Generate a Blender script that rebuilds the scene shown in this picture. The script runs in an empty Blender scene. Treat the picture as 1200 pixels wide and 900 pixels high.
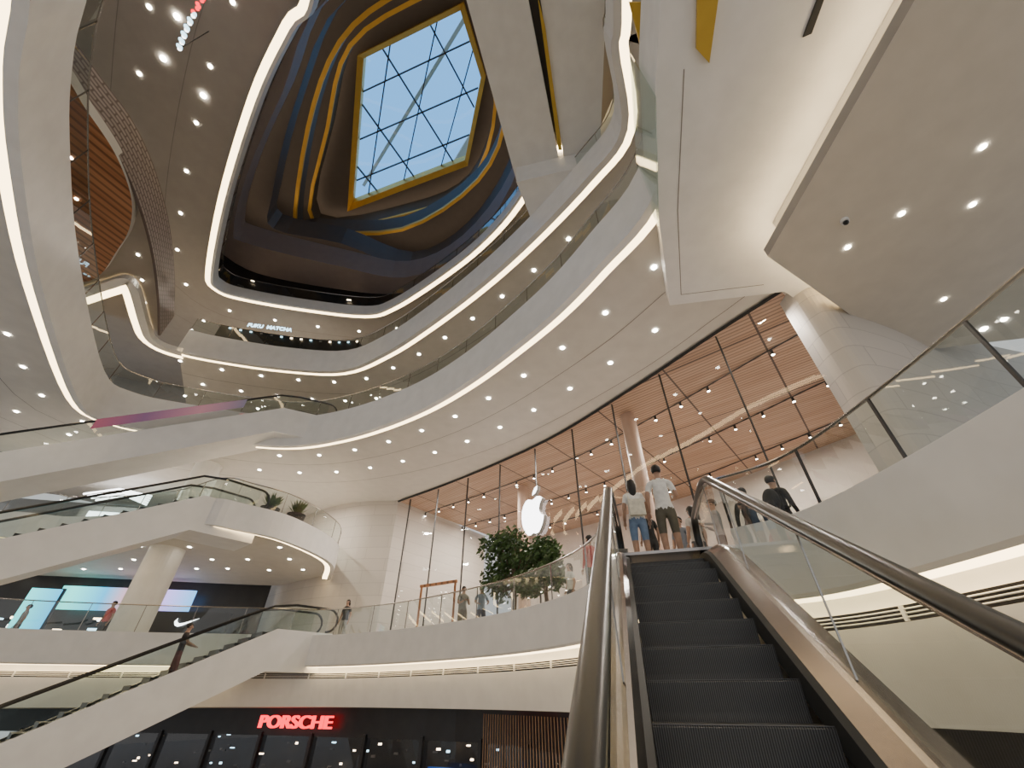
import bpy, bmesh, math, random
from mathutils import Vector, Matrix, noise
random.seed(4)
C=bpy.context
col=C.scene.collection
# ---------------------------------------------------------------- materials
def newmat(name):
    m=bpy.data.materials.new(name); m.use_nodes=True
    nt=m.node_tree; nt.nodes.clear()
    o=nt.nodes.new('ShaderNodeOutputMaterial')
    return m,nt,o
def pbr(name,c,r=.6,metal=0,var=.04,scale=2.0,c2=None,spec=.5):
    m,nt,o=newmat(name)
    b=nt.nodes.new('ShaderNodeBsdfPrincipled')
    tc=nt.nodes.new('ShaderNodeTexCoord'); n=nt.nodes.new('ShaderNodeTexNoise'); n.inputs['Scale'].default_value=scale
    n.inputs['Detail'].default_value=3
    cr=nt.nodes.new('ShaderNodeValToRGB')
    a=[max(0,x*(1-var)) for x in c]; d=[min(1,x*(1+var)) for x in (c2 or c)]
    cr.color_ramp.elements[0].color=(*a,1); cr.color_ramp.elements[1].color=(*d,1)
    cr.color_ramp.elements[0].position=.3; cr.color_ramp.elements[1].position=.7
    nt.links.new(tc.outputs['Object'],n.inputs['Vector']); nt.links.new(n.outputs['Fac'],cr.inputs['Fac'])
    nt.links.new(cr.outputs['Color'],b.inputs['Base Color'])
    b.inputs['Roughness'].default_value=r; b.inputs['Metallic'].default_value=metal
    b.inputs['Specular IOR Level'].default_value=spec
    nt.links.new(b.outputs[0],o.inputs[0]); return m
def emit(name,c,s):
    m,nt,o=newmat(name); e=nt.nodes.new('ShaderNodeEmission'); e.inputs[0].default_value=(*c,1); e.inputs[1].default_value=s
    nt.links.new(e.outputs[0],o.inputs[0]); return m
def glassm(name,tint=(.9,.95,.94),refl=.10,rough=.02):
    m,nt,o=newmat(name)
    t=nt.nodes.new('ShaderNodeBsdfTransparent'); t.inputs[0].default_value=(*tint,1)
    g=nt.nodes.new('ShaderNodeBsdfGlossy'); g.inputs['Roughness'].default_value=rough; g.inputs[0].default_value=(1,1,1,1)
    lw=nt.nodes.new('ShaderNodeLayerWeight'); lw.inputs[0].default_value=.35
    mp=nt.nodes.new('ShaderNodeMapRange'); mp.inputs[3].default_value=refl*.5; mp.inputs[4].default_value=min(1,refl*5)
    nt.links.new(lw.outputs['Facing'],mp.inputs[0])
    mx=nt.nodes.new('ShaderNodeMixShader'); nt.links.new(mp.outputs[0],mx.inputs[0])
    nt.links.new(t.outputs[0],mx.inputs[1]); nt.links.new(g.outputs[0],mx.inputs[2]); nt.links.new(mx.outputs[0],o.inputs[0]); return m
def slats(name,ca,cb,angle,period,joint=(3.2,4.0),r=.5,depth=.5):
    """linear timber slats with panel joints, object space"""
    m,nt,o=newmat(name); N=nt.nodes; Lk=nt.links
    tc=N.new('ShaderNodeTexCoord'); mp=N.new('ShaderNodeMapping'); mp.inputs['Rotation'].default_value=(0,0,angle)
    Lk.new(tc.outputs['Object'],mp.inputs['Vector'])
    w=N.new('ShaderNodeTexWave'); w.bands_direction='Y'; w.inputs['Scale'].default_value=math.pi/10/period
    w.inputs['Distortion'].default_value=0; Lk.new(mp.outputs[0],w.inputs[0])
    n=N.new('ShaderNodeTexNoise'); n.inputs['Scale'].default_value=1.0
    st=N.new('ShaderNodeMapping'); st.inputs['Scale'].default_value=(.3,5,1); Lk.new(mp.outputs[0],st.inputs[0]); Lk.new(st.outputs[0],n.inputs[0])
    cr=N.new('ShaderNodeValToRGB'); cr.color_ramp.elements[0].position=.12; cr.color_ramp.elements[0].color=(*[x*depth for x in ca],1)
    cr.color_ramp.elements[1].position=.4; cr.color_ramp.elements[1].color=(*ca,1)
    Lk.new(w.outputs['Fac'],cr.inputs[0])
    mx=N.new('ShaderNodeMix'); mx.data_type='RGBA'; mx.blend_type='MULTIPLY'; mx.inputs[0].default_value=.6
    cr2=N.new('ShaderNodeValToRGB'); cr2.color_ramp.elements[0].color=(*cb,1); cr2.color_ramp.elements[0].position=.35;cr2.color_ramp.elements[1].color=(1,1,1,1); cr2.color_ramp.elements[1].position=.65
    Lk.new(n.outputs['Fac'],cr2.inputs[0])
    Lk.new(cr.outputs[0],mx.inputs[6]); Lk.new(cr2.outputs[0],mx.inputs[7])
    br=N.new('ShaderNodeTexBrick'); br.offset=0; br.inputs['Scale'].default_value=1; br.inputs['Mortar Size'].default_value=.035
    br.inputs['Brick Width'].default_value=joint[0]; br.inputs['Row Height'].default_value=joint[1]
    br.inputs['Color1'].default_value=(1,1,1,1); br.inputs['Color2'].default_value=(.86,.86,.86,1); br.inputs['Mortar'].default_value=(.14,.11,.10,1)
    Lk.new(mp.outputs[0],br.inputs['Vector'])
    m2=N.new('ShaderNodeMix'); m2.data_type='RGBA'; m2.blend_type='MULTIPLY'; m2.inputs[0].default_value=1 if joint[0]<40 else 0
    Lk.new(mx.outputs[2],m2.inputs[6]); Lk.new(br.outputs['Color'],m2.inputs[7])
    b=N.new('ShaderNodeBsdfPrincipled'); b.inputs['Roughness'].default_value=r
    Lk.new(m2.outputs[2],b.inputs['Base Color']); Lk.new(b.outputs[0],o.inputs[0]); return m
def brickm(name,c1,c2,mort,bw,rh,ms=.02,vertical=True,r=.6):
    m,nt,o=newmat(name); N=nt.nodes; Lk=nt.links
    tc=N.new('ShaderNodeTexCoord'); sx=N.new('ShaderNodeSeparateXYZ'); cx=N.new('ShaderNodeCombineXYZ'); ad=N.new('ShaderNodeMath'); ad.operation='SUBTRACT'
    Lk.new(tc.outputs['Object'],sx.inputs[0]); Lk.new(sx.outputs[0],ad.inputs[0]); Lk.new(sx.outputs[1],ad.inputs[1])
    Lk.new(ad.outputs[0],cx.inputs[0]); Lk.new(sx.outputs[2],cx.inputs[1])
    br=N.new('ShaderNodeTexBrick'); br.inputs['Scale'].default_value=1; br.inputs['Mortar Size'].default_value=ms
    br.inputs['Brick Width'].default_value=bw; br.inputs['Row Height'].default_value=rh
    br.inputs['Color1'].default_value=(*c1,1); br.inputs['Color2'].default_value=(*c2,1); br.inputs['Mortar'].default_value=(*mort,1)
    Lk.new(cx.outputs[0],br.inputs['Vector'])
    b=N.new('ShaderNodeBsdfPrincipled'); b.inputs['Roughness'].default_value=r
    Lk.new(br.outputs['Color'],b.inputs['Base Color']); Lk.new(b.outputs[0],o.inputs[0]); return m
def grad_emit(name,cols,axis,lo,hi,s):
    m,nt,o=newmat(name); N=nt.nodes; Lk=nt.links
    tc=N.new('ShaderNodeTexCoord'); sx=N.new('ShaderNodeSeparateXYZ'); Lk.new(tc.outputs['Object'],sx.inputs[0])
    mr=N.new('ShaderNodeMapRange'); mr.inputs[1].default_value=lo; mr.inputs[2].default_value=hi; Lk.new(sx.outputs[axis],mr.inputs[0])
    cr=N.new('ShaderNodeValToRGB'); el=cr.color_ramp.elements
    el[0].color=(*cols[0],1); el[1].color=(*cols[-1],1)
    for i,c in enumerate(cols[1:-1]):
        e=el.new((i+1)/(len(cols)-1)); e.color=(*c,1)
    Lk.new(mr.outputs[0],cr.inputs[0]); e=N.new('ShaderNodeEmission'); e.inputs[1].default_value=s
    Lk.new(cr.outputs[0],e.inputs[0]); Lk.new(e.outputs[0],o.inputs[0]); return m

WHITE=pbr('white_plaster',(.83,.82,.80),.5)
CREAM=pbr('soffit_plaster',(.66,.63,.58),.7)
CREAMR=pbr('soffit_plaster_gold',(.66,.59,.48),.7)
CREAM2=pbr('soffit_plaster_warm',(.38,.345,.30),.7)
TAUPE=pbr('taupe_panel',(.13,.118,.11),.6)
TAUPE2=pbr('taupe_panel_lit',(.42,.345,.32),.6)  # paler copy of the taupe, pinkish light on the well wall painted into its colour
DARK=pbr('dark_shopfront',(.018,.018,.02),.35,var=.2)
DARKW=pbr('dark_wall',(.075,.068,.06),.5,var=.15)
GREYW=pbr('grey_wall',(.30,.285,.27),.6)
SEAM=pbr('shadow_gap',(.24,.22,.20),.8)
FLOOR=pbr('polished_stone_floor',(.53,.50,.46),.18,var=.12,scale=1.2)
GOLD=pbr('brushed_gold',(.90,.58,.11),.45,.5)
GOLDP=pbr('gold_paint',(.55,.37,.05),.4,.3)
STEEL=pbr('brushed_steel',(.46,.43,.41),.22,1,scale=30)
STEELB=pbr('bronze_steel',(.25,.22,.21),.2,1,scale=30)
STEELD=pbr('dark_steel',(.075,.07,.07),.25,.9)
BLACK=pbr('black_rubber',(.010,.010,.010),.3,var=.2)
BLACKM=pbr('black_matte',(.02,.02,.02),.6)
GLASS=glassm('balustrade_glass',(.84,.90,.88),.08)
GLASS2=glassm('storefront_glass',(.93,.94,.96),.04)
SKYG=glassm('skylight_glass',(.62,.88,1.0),.03)
STONE=brickm('limestone_cladding',(.60,.55,.49),(.56,.515,.46),(.45,.41,.37),2.4,.62,.012)
LATT=brickm('woven_lattice',(.34,.28,.26),(.29,.24,.22),(.14,.105,.095),.42,.14,.028)
WOOD=slats('timber_slat_ceiling',(.58,.385,.265),(.7,.6,.52),math.radians(40),.16,(3.2,4.2))
WOOD2=slats('timber_oval_ceiling',(.50,.23,.10),(.6,.45,.35),math.radians(-65),.30,(50,50))
COVE=emit('cove_warm',(1,.73,.38),8.5)
WELLGLOW=emit('well_fill_glow',(1,.72,.48),2.2)  # added fill glow for the well ledges, not a real cove lamp
COVE2=emit('cove_strong',(1,.76,.43),17)
SPOT=emit('downlight_lens',(1,.92,.78),55)
SPOTC=emit('display_light',(1,.75,.5),10)
SIGNW=emit('sign_white',(1,1,1),7)
SIGNR=emit('sign_red',(1,.015,.03),4)
SIGNB=emit('sign_blue',(.55,.85,1),4)
LEAF=pbr('leaf',(.06,.115,.032),.5,var=.5,scale=6)
BARK=pbr('bark',(.16,.11,.07),.8,var=.3)

# ---------------------------------------------------------------- mesh helpers
class B:
    def __init__(s): s.v=[];s.f=[];s.m=[];s.mats=[]
    def mi(s,m):
        if m not in s.mats: s.mats.append(m)
        return s.mats.index(m)
    def poly(s,pts,m):
        n=len(s.v); s.v+= [tuple(p) for p in pts]; s.f.append(list(range(n,n+len(pts)))); s.m.append(s.mi(m))
    def box(s,c,d,m,rot=0,mtx=None):
        M=mtx or (Matrix.Translation(c)@Matrix.Rotation(rot,4,'Z'))
        n=len(s.v)
        for x,y,z in ((-1,-1,-1),(1,-1,-1),(1,1,-1),(-1,1,-1),(-1,-1,1),(1,-1,1),(1,1,1),(-1,1,1)):
            s.v.append(tuple(M@Vector((x*d[0]/2,y*d[1]/2,z*d[2]/2))))
        for f in ((0,3,2,1),(4,5,6,7),(0,1,5,4),(1,2,6,5),(2,3,7,6),(3,0,4,7)):
            s.f.append([n+i for i in f]); s.m.append(s.mi(m))
    def prism(s,pts,z0,z1,m,side=None,top=None):
        n=len(s.v);k=len(pts)
        s.v+=[(p[0],p[1],z0) for p in pts]+[(p[0],p[1],z1) for p in pts]
        s.f.append([n+i for i in range(k)][::-1]); s.m.append(s.mi(m))
        s.f.append([n+k+i for i in range(k)]); s.m.append(s.mi(top or side or m))
        for i in range(k):
            j=(i+1)%k; s.f.append([n+i,n+j,n+k+j,n+k+i]); s.m.append(s.mi(side or m))
    def tube(s,path,r,m,seg=6,closed=False,flat=1.0):
        path=[Vector(p) for p in path]; K=len(path); n=len(s.v)
        for i,p in enumerate(path):
            a=path[i-1] if (i>0 or closed) else p; b=path[(i+1)%K] if (i<K-1 or closed) else p
            t=(b-a).normalized(); up=Vector((0,0,1)) if abs(t.z)<.95 else Vector((0,1,0))
            x=t.cross(up).normalized(); y=x.cross(t)
            for j in range(seg):
                an=2*math.pi*j/seg; s.v.append(tuple(p+x*math.cos(an)*r+y*math.sin(an)*r*flat))
        for i in range(K if closed else K-1):
            i2=(i+1)%K
            for j in range(seg):
                j2=(j+1)%seg
                s.f.append([n+i*seg+j,n+i*seg+j2,n+i2*seg+j2,n+i2*seg+j]); s.m.append(s.mi(m))
        if not closed:
            s.f.append([n+j for j in range(seg)][::-1]); s.m.append(s.mi(m))
            s.f.append([n+(K-1)*seg+j for j in range(seg)]); s.m.append(s.mi(m))
    def disc(s,c,r,m,seg=10):
        s.poly([(c[0]+r*math.cos(2*math.pi*i/seg),c[1]-r*math.sin(2*math.pi*i/seg),c[2]) for i in range(seg)],m)
    def cyl(s,c,r0,r1,z0,z1,m,seg=24):
        n=len(s.v)
        for r,z in ((r0,z0),(r1,z1)):
            s.v+=[(c[0]+r*math.cos(2*math.pi*i/seg),c[1]+r*math.sin(2*math.pi*i/seg),z) for i in range(seg)]
        for i in range(seg):
            j=(i+1)%seg; s.f.append([n+i,n+j,n+seg+j,n+seg+i]); s.m.append(s.mi(m))
        s.f.append([n+i for i in range(seg)][::-1]); s.m.append(s.mi(m)); s.f.append([n+seg+i for i in range(seg)]); s.m.append(s.mi(m))
    def sphere(s,c,r,m,seg=10,rings=6,sc=(1,1,1)):
        n=len(s.v)
        for i in range(rings+1):
            th=math.pi*i/rings
            for j in range(seg):
                ph=2*math.pi*j/seg
                s.v.append((c[0]+r*sc[0]*math.sin(th)*math.cos(ph),c[1]+r*sc[1]*math.sin(th)*math.sin(ph),c[2]+r*sc[2]*math.cos(th)))
        for i in range(rings):
            for j in range(seg):
                j2=(j+1)%seg; s.f.append([n+i*seg+j,n+(i+1)*seg+j,n+(i+1)*seg+j2,n+i*seg+j2]); s.m.append(s.mi(m))
    def make(s,name,parent=None,smooth=False,rot=None):
        me=bpy.data.meshes.new(name); me.from_pydata(s.v,[],s.f)
        for m in s.mats: me.materials.append(m)
        me.polygons.foreach_set('material_index',s.m)
        if smooth: me.polygons.foreach_set('use_smooth',[True]*len(s.f))
        me.update(); o=bpy.data.objects.new(name,me); col.objects.link(o)
        if parent: o.parent=parent
        return o
def empty(name,loc=(0,0,0),rz=0):
    o=bpy.data.objects.new(name,None); col.objects.link(o); o.location=loc; o.rotation_euler=(0,0,rz); o.empty_display_size=.2; return o
def cat(pts,closed=False,n=5):
    P=[Vector(p) for p in pts]; K=len(P); out=[]
    rng=range(K) if closed else range(K-1)
    for i in rng:
        p1=P[i];p2=P[(i+1)%K]
        p0=P[i-1] if (i>0 or closed) else p1*2-p2
        p3=P[(i+2)%K] if (i+2<K or closed) else p2*2-p1
        for j in range(n):
            t=j/n
            out.append(.5*((2*p1)+(p2-p0)*t+(2*p0-5*p1+4*p2-p3)*t*t+(3*p1-p0-3*p2+p3)*t**3))
    if not closed: out.append(P[-1])
    return out
def normals(P,closed):
    K=len(P); N=[]
    for i in range(K):
        a=P[i-1] if (i>0 or closed) else P[i]; b=P[(i+1)%K] if (i<K-1 or closed) else P[i]
        t=(b-a).normalized(); N.append(Vector((-t.y,t.x)))   # left of travel = outward (clockwise paths)
    return N
def off(P,d,closed):
    N=normals(P,closed); return [p+n*d for p,n in zip(P,N)]
def sweep(b,P,closed,prof):
    """prof: list of ((o0,z0),(o1,z1),mat)"""
    N=normals(P,closed); K=len(P)
    for (o0,z0),(o1,z1),m in prof:
        n=len(b.v)
        for p,nn in zip(P,N):
            q=p+nn*o0; r=p+nn*o1; b.v.append((q.x,q.y,z0)); b.v.append((r.x,r.y,z1))
        for i in range(K if closed else K-1):
            j=(i+1)%K; b.f.append([n+2*i,n+2*i+1,n+2*j+1,n+2*j]); b.m.append(b.mi(m))
def length_pts(P,step,closed=False,start=0):
    out=[];acc=-start;Q=P+([P[0]] if closed else [])
    for a,c in zip(Q[:-1],Q[1:]):
        l=(c-a).length
        if l<1e-6: continue
        while acc<=l:
            if acc>=0: out.append((a+(c-a)*(acc/l),(c-a).normalized()))
            acc+=step
        acc-=l
    return out
def balustrade(P,z0,h=.95,closed=False,o=.12,name='glass_balustrade',posts=1.8,parent=None,pm=None,pw=.012):
    P=off(P,o,closed); g=B()
    sweep(g,P,closed,[((0,z0),(0,z0+h),GLASS)])
    g.tube([(p.x,p.y,z0+h) for p in P],.022,STEEL,6,closed)
    for p,t in length_pts(P,posts,closed):
        g.box((p.x,p.y,z0+h/2),(pw,.03,h),pm or STEEL,math.atan2(t.y,t.x))
    return g.make(name,parent)
spots=B()
def light_rows(P,closed,z,rows,step,r=.08,cond=None,b=None):
    bb=b or spots
    for k,o in enumerate(rows):
        for p,t in length_pts(off(P,o,closed),step,closed,start=(k%2)*step/2):
            if cond is None or cond(p):
                bb.disc((p.x,p.y,z),r,SPOT,8)

# clockwise paths seen from above (left of travel = away from the atrium void)
ring2=[(-7.0,-.5),(-7.9,1.3),(-9.3,2.6),(-10.85,4.3),(-13.55,7.8),(-17.1,13.3),(-17.0,14.8),(-15.2,15.7),(-12.3,16.6),(-10.1,16.8),(-7.7,16.1),(-5.5,15.0),(-3.44,13.6),(-1.58,11.9),(0,10.13),(1.3,8.5),(2.3,6.9),(3.25,5.1),(3.2,2.7),(2.4,0),(0,-4),(-4,-4)]
ring3a=[(-14,-3),(-13.3,2),(-13.1,4.4),(-13.0,5.7),(-13.4,7.4),(-14.4,9.7),(-15.9,12.3),(-17.5,14.7)]
ring3b=[(-19.6,12.0),(-17.7,11.4),(-16.6,11.15),(-16.5,11.8),(-17.6,14.0),(-18.0,15.1),(-17.4,15.75),(-15.8,16.4),(-12.6,17.2),(-9.4,17.4),(-6.7,16.0),(-4.15,14.0),(-1.5,11.6),(.67,9.3),(2.6,6.9),(3.45,5.4),(2.76,3.4),(2.6,2.3),(1,-4)]
ring4=[(-6.7,3),(-7.9,4),(-10.2,6.2),(-13.8,10.4),(-16.9,14.6),(-17.2,15.6),(-16.2,16.2),(-13.1,17.0),(-9.3,17.6),(-7.4,17.0),(-4.4,14.9),(-1.8,12.7),(.2,10.3),(1.8,7.1),(2.9,3.1),(1.5,-2),(-4,-2)]
R2=cat(ring2,True); R3=cat(ring3b,False); R3a=cat(ring3a,False); R4=cat(ring4,True)
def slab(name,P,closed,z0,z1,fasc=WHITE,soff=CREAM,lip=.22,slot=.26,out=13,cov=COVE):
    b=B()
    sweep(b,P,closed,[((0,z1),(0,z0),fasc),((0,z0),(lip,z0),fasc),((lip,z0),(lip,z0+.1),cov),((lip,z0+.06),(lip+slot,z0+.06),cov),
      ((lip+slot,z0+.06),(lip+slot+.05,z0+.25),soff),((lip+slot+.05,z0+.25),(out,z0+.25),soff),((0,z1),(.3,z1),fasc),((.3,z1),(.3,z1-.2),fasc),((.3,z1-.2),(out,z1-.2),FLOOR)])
    for o in (2.45,4.6): sweep(b,P,closed,[((o,z0+.243),(o+.025,z0+.243),SEAM)])
    return b.make(name)
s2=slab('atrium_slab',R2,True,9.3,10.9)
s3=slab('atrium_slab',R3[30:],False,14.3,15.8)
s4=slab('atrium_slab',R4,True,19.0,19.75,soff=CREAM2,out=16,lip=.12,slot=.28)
balustrade(R2,10.9,closed=True,parent=s2); balustrade(R3[30:],15.8,parent=s3); balustrade(R4,19.75,closed=True,parent=s4)
# left balcony of third storey: lattice fascia, soffit, timber oval and cove trough
b=B()
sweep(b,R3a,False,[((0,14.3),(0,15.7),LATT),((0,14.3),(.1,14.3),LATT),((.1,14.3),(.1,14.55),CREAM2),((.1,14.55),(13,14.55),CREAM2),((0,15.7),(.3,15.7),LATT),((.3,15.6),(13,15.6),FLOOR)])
b.make('lattice_fascia',s3)
b=B(); RC=R3[:32]
sweep(b,RC,False,[((0,14.52),(0,14.25),WHITE),((0,14.25),(.35,14.25),WHITE),((.35,14.3),(.68,14.3),COVE),((.68,14.3),(.72,14.5),WHITE)])
b.make('trim_cove',s3)
oval=[(-13.0,3.4),(-12.95,4.8),(-13.1,6.3),(-13.9,8),(-15.6,9.6),(-18.7,11.3),(-21.7,8.7),(-20,4),(-15,1.6)]
b=B(); Pv=cat(oval,True,6); b.prism([(p.x,p.y) for p in Pv][::-1],14.2,14.54,WOOD2,CREAM)
b.make('ceiling_timber_oval')
for p in [(-14.2,4.6),(-14.6,6.2),(-15.8,5.4),(-15.6,7.6),(-17,6.6),(-17.2,8.8),(-18.6,7.8),(-17,4.6),(-18.4,6)]:
    spots.disc((p[0],p[1],14.18),.06,SPOT,8)
light_rows(R2,True,9.53,[1.5,3.4],2.0,cond=lambda p:p.y>4)
light_rows(R3[30:],False,14.53,[1.3,3.2,5.0],2.0,cond=lambda p:p.y>8)
light_rows(R3a,False,14.53,[.7],1.5,cond=lambda p:p.y>8,r=.06)
light_rows(R4,True,19.23,[1.8,3.8,6.0,8.5],2.6,cond=lambda p:p.x<0 and p.y>1)
# back walls of upper storeys
b=B(); sweep(b,cat([(-34,20),(-24,24),(-12,25.5),(-4,21.5),(3,14.5),(9,8)],False,5),False,[((0,10.7),(0,14.6),GREYW)]); b.make('wall_upper')
b=B(); sweep(b,cat([(-38,18),(-28,25),(-14,27),(-4,23),(4,15.5),(9,8)],False,5),False,[((0,15.6),(0,19.4),GREYW)]); b.make('wall_upper')
b=B(); sweep(b,off(R4,2.2,True),True,[((0,19.5),(0,23.6),DARK)]); b.make('wall_upper')
sh=B()
for p,t in length_pts(off(R4,2.05,True),.45,True):
    if random.random()<.5 and p.y>8:
        sh.box((p.x,p.y,20.4+random.random()*2.2),(.1+random.random()*.3,.06,.03+random.random()*.04),random.choice([SPOTC,GOLDP,GREYW,GREYW]),math.atan2(t.y,t.x))
sh.make('shop_display_shelf')
# ---------------------------------------------------------------- upper nested well
lev=[
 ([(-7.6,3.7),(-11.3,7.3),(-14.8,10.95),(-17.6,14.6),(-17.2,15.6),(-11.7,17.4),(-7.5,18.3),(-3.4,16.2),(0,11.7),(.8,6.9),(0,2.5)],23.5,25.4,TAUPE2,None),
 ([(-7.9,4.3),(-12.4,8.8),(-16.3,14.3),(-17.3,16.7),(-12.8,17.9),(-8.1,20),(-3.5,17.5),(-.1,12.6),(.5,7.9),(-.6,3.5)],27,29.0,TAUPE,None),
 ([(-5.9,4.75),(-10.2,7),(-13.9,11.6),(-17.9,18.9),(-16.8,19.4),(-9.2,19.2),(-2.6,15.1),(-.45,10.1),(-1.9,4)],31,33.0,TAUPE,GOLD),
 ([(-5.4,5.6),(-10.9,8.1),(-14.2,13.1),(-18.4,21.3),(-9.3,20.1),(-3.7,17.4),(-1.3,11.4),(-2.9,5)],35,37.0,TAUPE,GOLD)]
b=B(); g=B()
for i,(pts,z0,z1,m,gd) in enumerate(lev):
    P=cat(pts,True,4)
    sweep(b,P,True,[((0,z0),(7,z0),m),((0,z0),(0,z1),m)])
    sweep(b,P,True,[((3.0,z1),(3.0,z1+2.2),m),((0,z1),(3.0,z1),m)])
    sweep(b,P,True,[((.4,z1+.04),(.75,z1+.04),WELLGLOW)])  # added upward-facing glow strip, hidden on the ledge to brighten the well
    if gd:
        sweep(g,P,True,[((-.05,z0-.06),(.20,z0-.06),GOLD),((-.05,z0-.06),(-.05,z0+.22),GOLD)])
b.make('ceiling_well'); g.make('trim_gold')
sky=[(-11.1,9.5),(-3.6,6.8),(-2.4,10.7),(-4.2,16.8),(-15.4,20.8)]
SV=[Vector(p) for p in sky]
b=B(); N_=len(SV); cen=sum(SV,Vector((0,0)))/N_
outer=[cen+(p-cen)*2.2 for p in SV]; mid=[cen+(p-cen)*1.08 for p in SV]
fr=B()
for i in range(N_):
    j=(i+1)%N_
    b.poly([(*mid[i],38),(*mid[j],38),(*outer[j],38),(*outer[i],38)],TAUPE)
    fr.poly([(*SV[i],38),(*SV[j],38),(*mid[j],37.6),(*mid[i],37.6)],GOLD)
    fr.poly([(*mid[i],37.6),(*mid[j],37.6),(*mid[j],38.1),(*mid[i],38.1)],GOLD)
    fr.poly([(*SV[i],38),(*SV[j],38),(*SV[j],39),(*SV[i],39)],GOLD)
b.make('ceiling_roof')
gl=B(); gl.poly([(*p,38.8) for p in SV],SKYG)
def inside(p):
    c=False
    for i in range(N_):
        a=SV[i];d=SV[(i+1)%N_]
        if (a.y>p.y)!=(d.y>p.y) and p.x<(d.x-a.x)*(p.y-a.y)/(d.y-a.y)+a.x: c=not c
    return c
for u,w in (((1.0,-.36),2.9),((-.42,1.0),2.9),((.47,.88),2.9*1.38)):
    u=Vector(u).normalized(); v=Vector((-u.y,u.x))
    for k in range(-6,7):
        st=cen+v*(k*w+.3); ts=[t*.1 for t in range(-150,151) if inside(st+u*(t*.1))]
        if len(ts)>5:
            c=st+u*((ts[0]+ts[-1])/2); gl.box((c.x,c.y,38.75),(ts[-1]-ts[0],.085,.2),DARKW,math.atan2(u.y,u.x))
gl.make('window_skylight',parent=fr.make('window_frame_skylight'))
rb=B()
for (x0,y0,x1,y1,w) in ((-10,26,4,7,1.3),(-16,22,0,4,.3),(-6,26,6,10,1.6),(-19,16,-2,1,.3)):
    d=Vector((x1-x0,y1-y0)); rb.box(((x0+x1)/2,(y0+y1)/2,44),(d.length,w,.5),WHITE,math.atan2(d.y,d.x))
rb.make('roof_truss')
# ---------------------------------------------------------------- right hand dropped soffits
b=B()
b.prism([(2.3,.9),(2.65,2.65),(3.43,5.2),(4.56,8.0),(7.6,7.5),(11.4,9.7),(18,9),(18,-4),(2.6,-4)][::-1],9.0,10.6,WHITE)
for a,c in (((3.1,2.4),(3.85,5.1)),((3.85,5.1),(4.75,7.6)),((4.75,7.6),(6.9,7.25))):
    a=Vector(a);c=Vector(c);n=Vector((-(c-a).y,(c-a).x)).normalized()*.01
    b.poly([(*(a-n),8.995),(*(c-n),8.995),(*(c+n),8.995),(*(a+n),8.995)],SEAM)
b.make('ceiling_dropped_panel')
b=B()
rp=[(5.8,-4),(5.83,5.64),(11.4,8.9),(16,8),(16,-4)]
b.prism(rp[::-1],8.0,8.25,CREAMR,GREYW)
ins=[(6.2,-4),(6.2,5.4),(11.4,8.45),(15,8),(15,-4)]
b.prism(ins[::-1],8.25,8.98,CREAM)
for a,c in (((6.0,-4),(6.0,5.52)),((6.0,5.52),(11.4,8.68))):
    a=Vector(a);c=Vector(c);d=(c-a); n=Vector((-d.y,d.x)).normalized()*.07
    b.poly([(*(a-n),8.27),(*(c-n),8.27),(*(c+n),8.27),(*(a+n),8.27)],COVE2)
b.make('ceiling_soffit_right')
for x,y in ((8.6,3.3),(9.4,4.4),(8.1,4.6),(7.5,5.4),(10.9,6.9)): spots.disc((x,y,7.985),.06,SPOT,10)
b=B(); b.cyl((7,4.75),.08,.08,7.93,8.0,WHITE,16); b.sphere((7,4.75,7.91),.055,BLACK); b.make('security_camera',smooth=False)
b=B(); b.prism([(2.95,1.35),(3.30,1.35),(3.5,2.3),(3.2,2.1)],8.93,8.995,GOLDP); b.make('trim_gold_leaf')
b=B(); b.prism([(2.53,2.0),(2.8,2.0),(2.93,2.7)],11.9,12.0,GOLDP); b.make('trim_gold_leaf')
b=B(); b.prism([(4.9,1.0),(5.0,1.0),(5.1,1.9),(4.98,1.95)],8.97,8.998,BLACKM); b.make('air_diffuser')
b=B(); b.box((2.98,4.0,9.9),(.03,2.7,2.6),GLASS,math.radians(-17)); b.make('glass_fin')
# bridges high above with their abutment
b=B(); b.prism([(-1.6,2.1),(-3,-4),(-.9,-4),(.3,2.1),(1.87,7.5),(.17,8.3)][::-1],17,18,WHITE); 
b.prism([(.7,2.1),(-.5,-4),(2.2,-4),(2.8,2.1),(3.45,7.2),(2.1,7.6)][::-1],17,18,WHITE)
b.prism([(.3,2.1),(-.9,-4),(-.5,-4),(.7,2.1),(2.1,7.6),(1.87,7.5)][::-1],17.6,18,DARKW)
b.prism([(1.8,7.2),(2.05,7.2),(2.1,7.5),(1.87,7.5)][::-1],17.5,17.59,COVE2)
b.prism([(.75,2.6),(1.05,3.4),(1.95,7.1),(1.8,7.1)][::-1],16.9,17.0,GOLDP)
b.prism([(.17,7.8),(1.87,7.4),(3.45,7.1),(3.9,5.6),(6,6),(6,12),(2,12),(.9,9.6)][::-1],15.8,18.2,WHITE)
b.make('footbridge')
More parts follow.
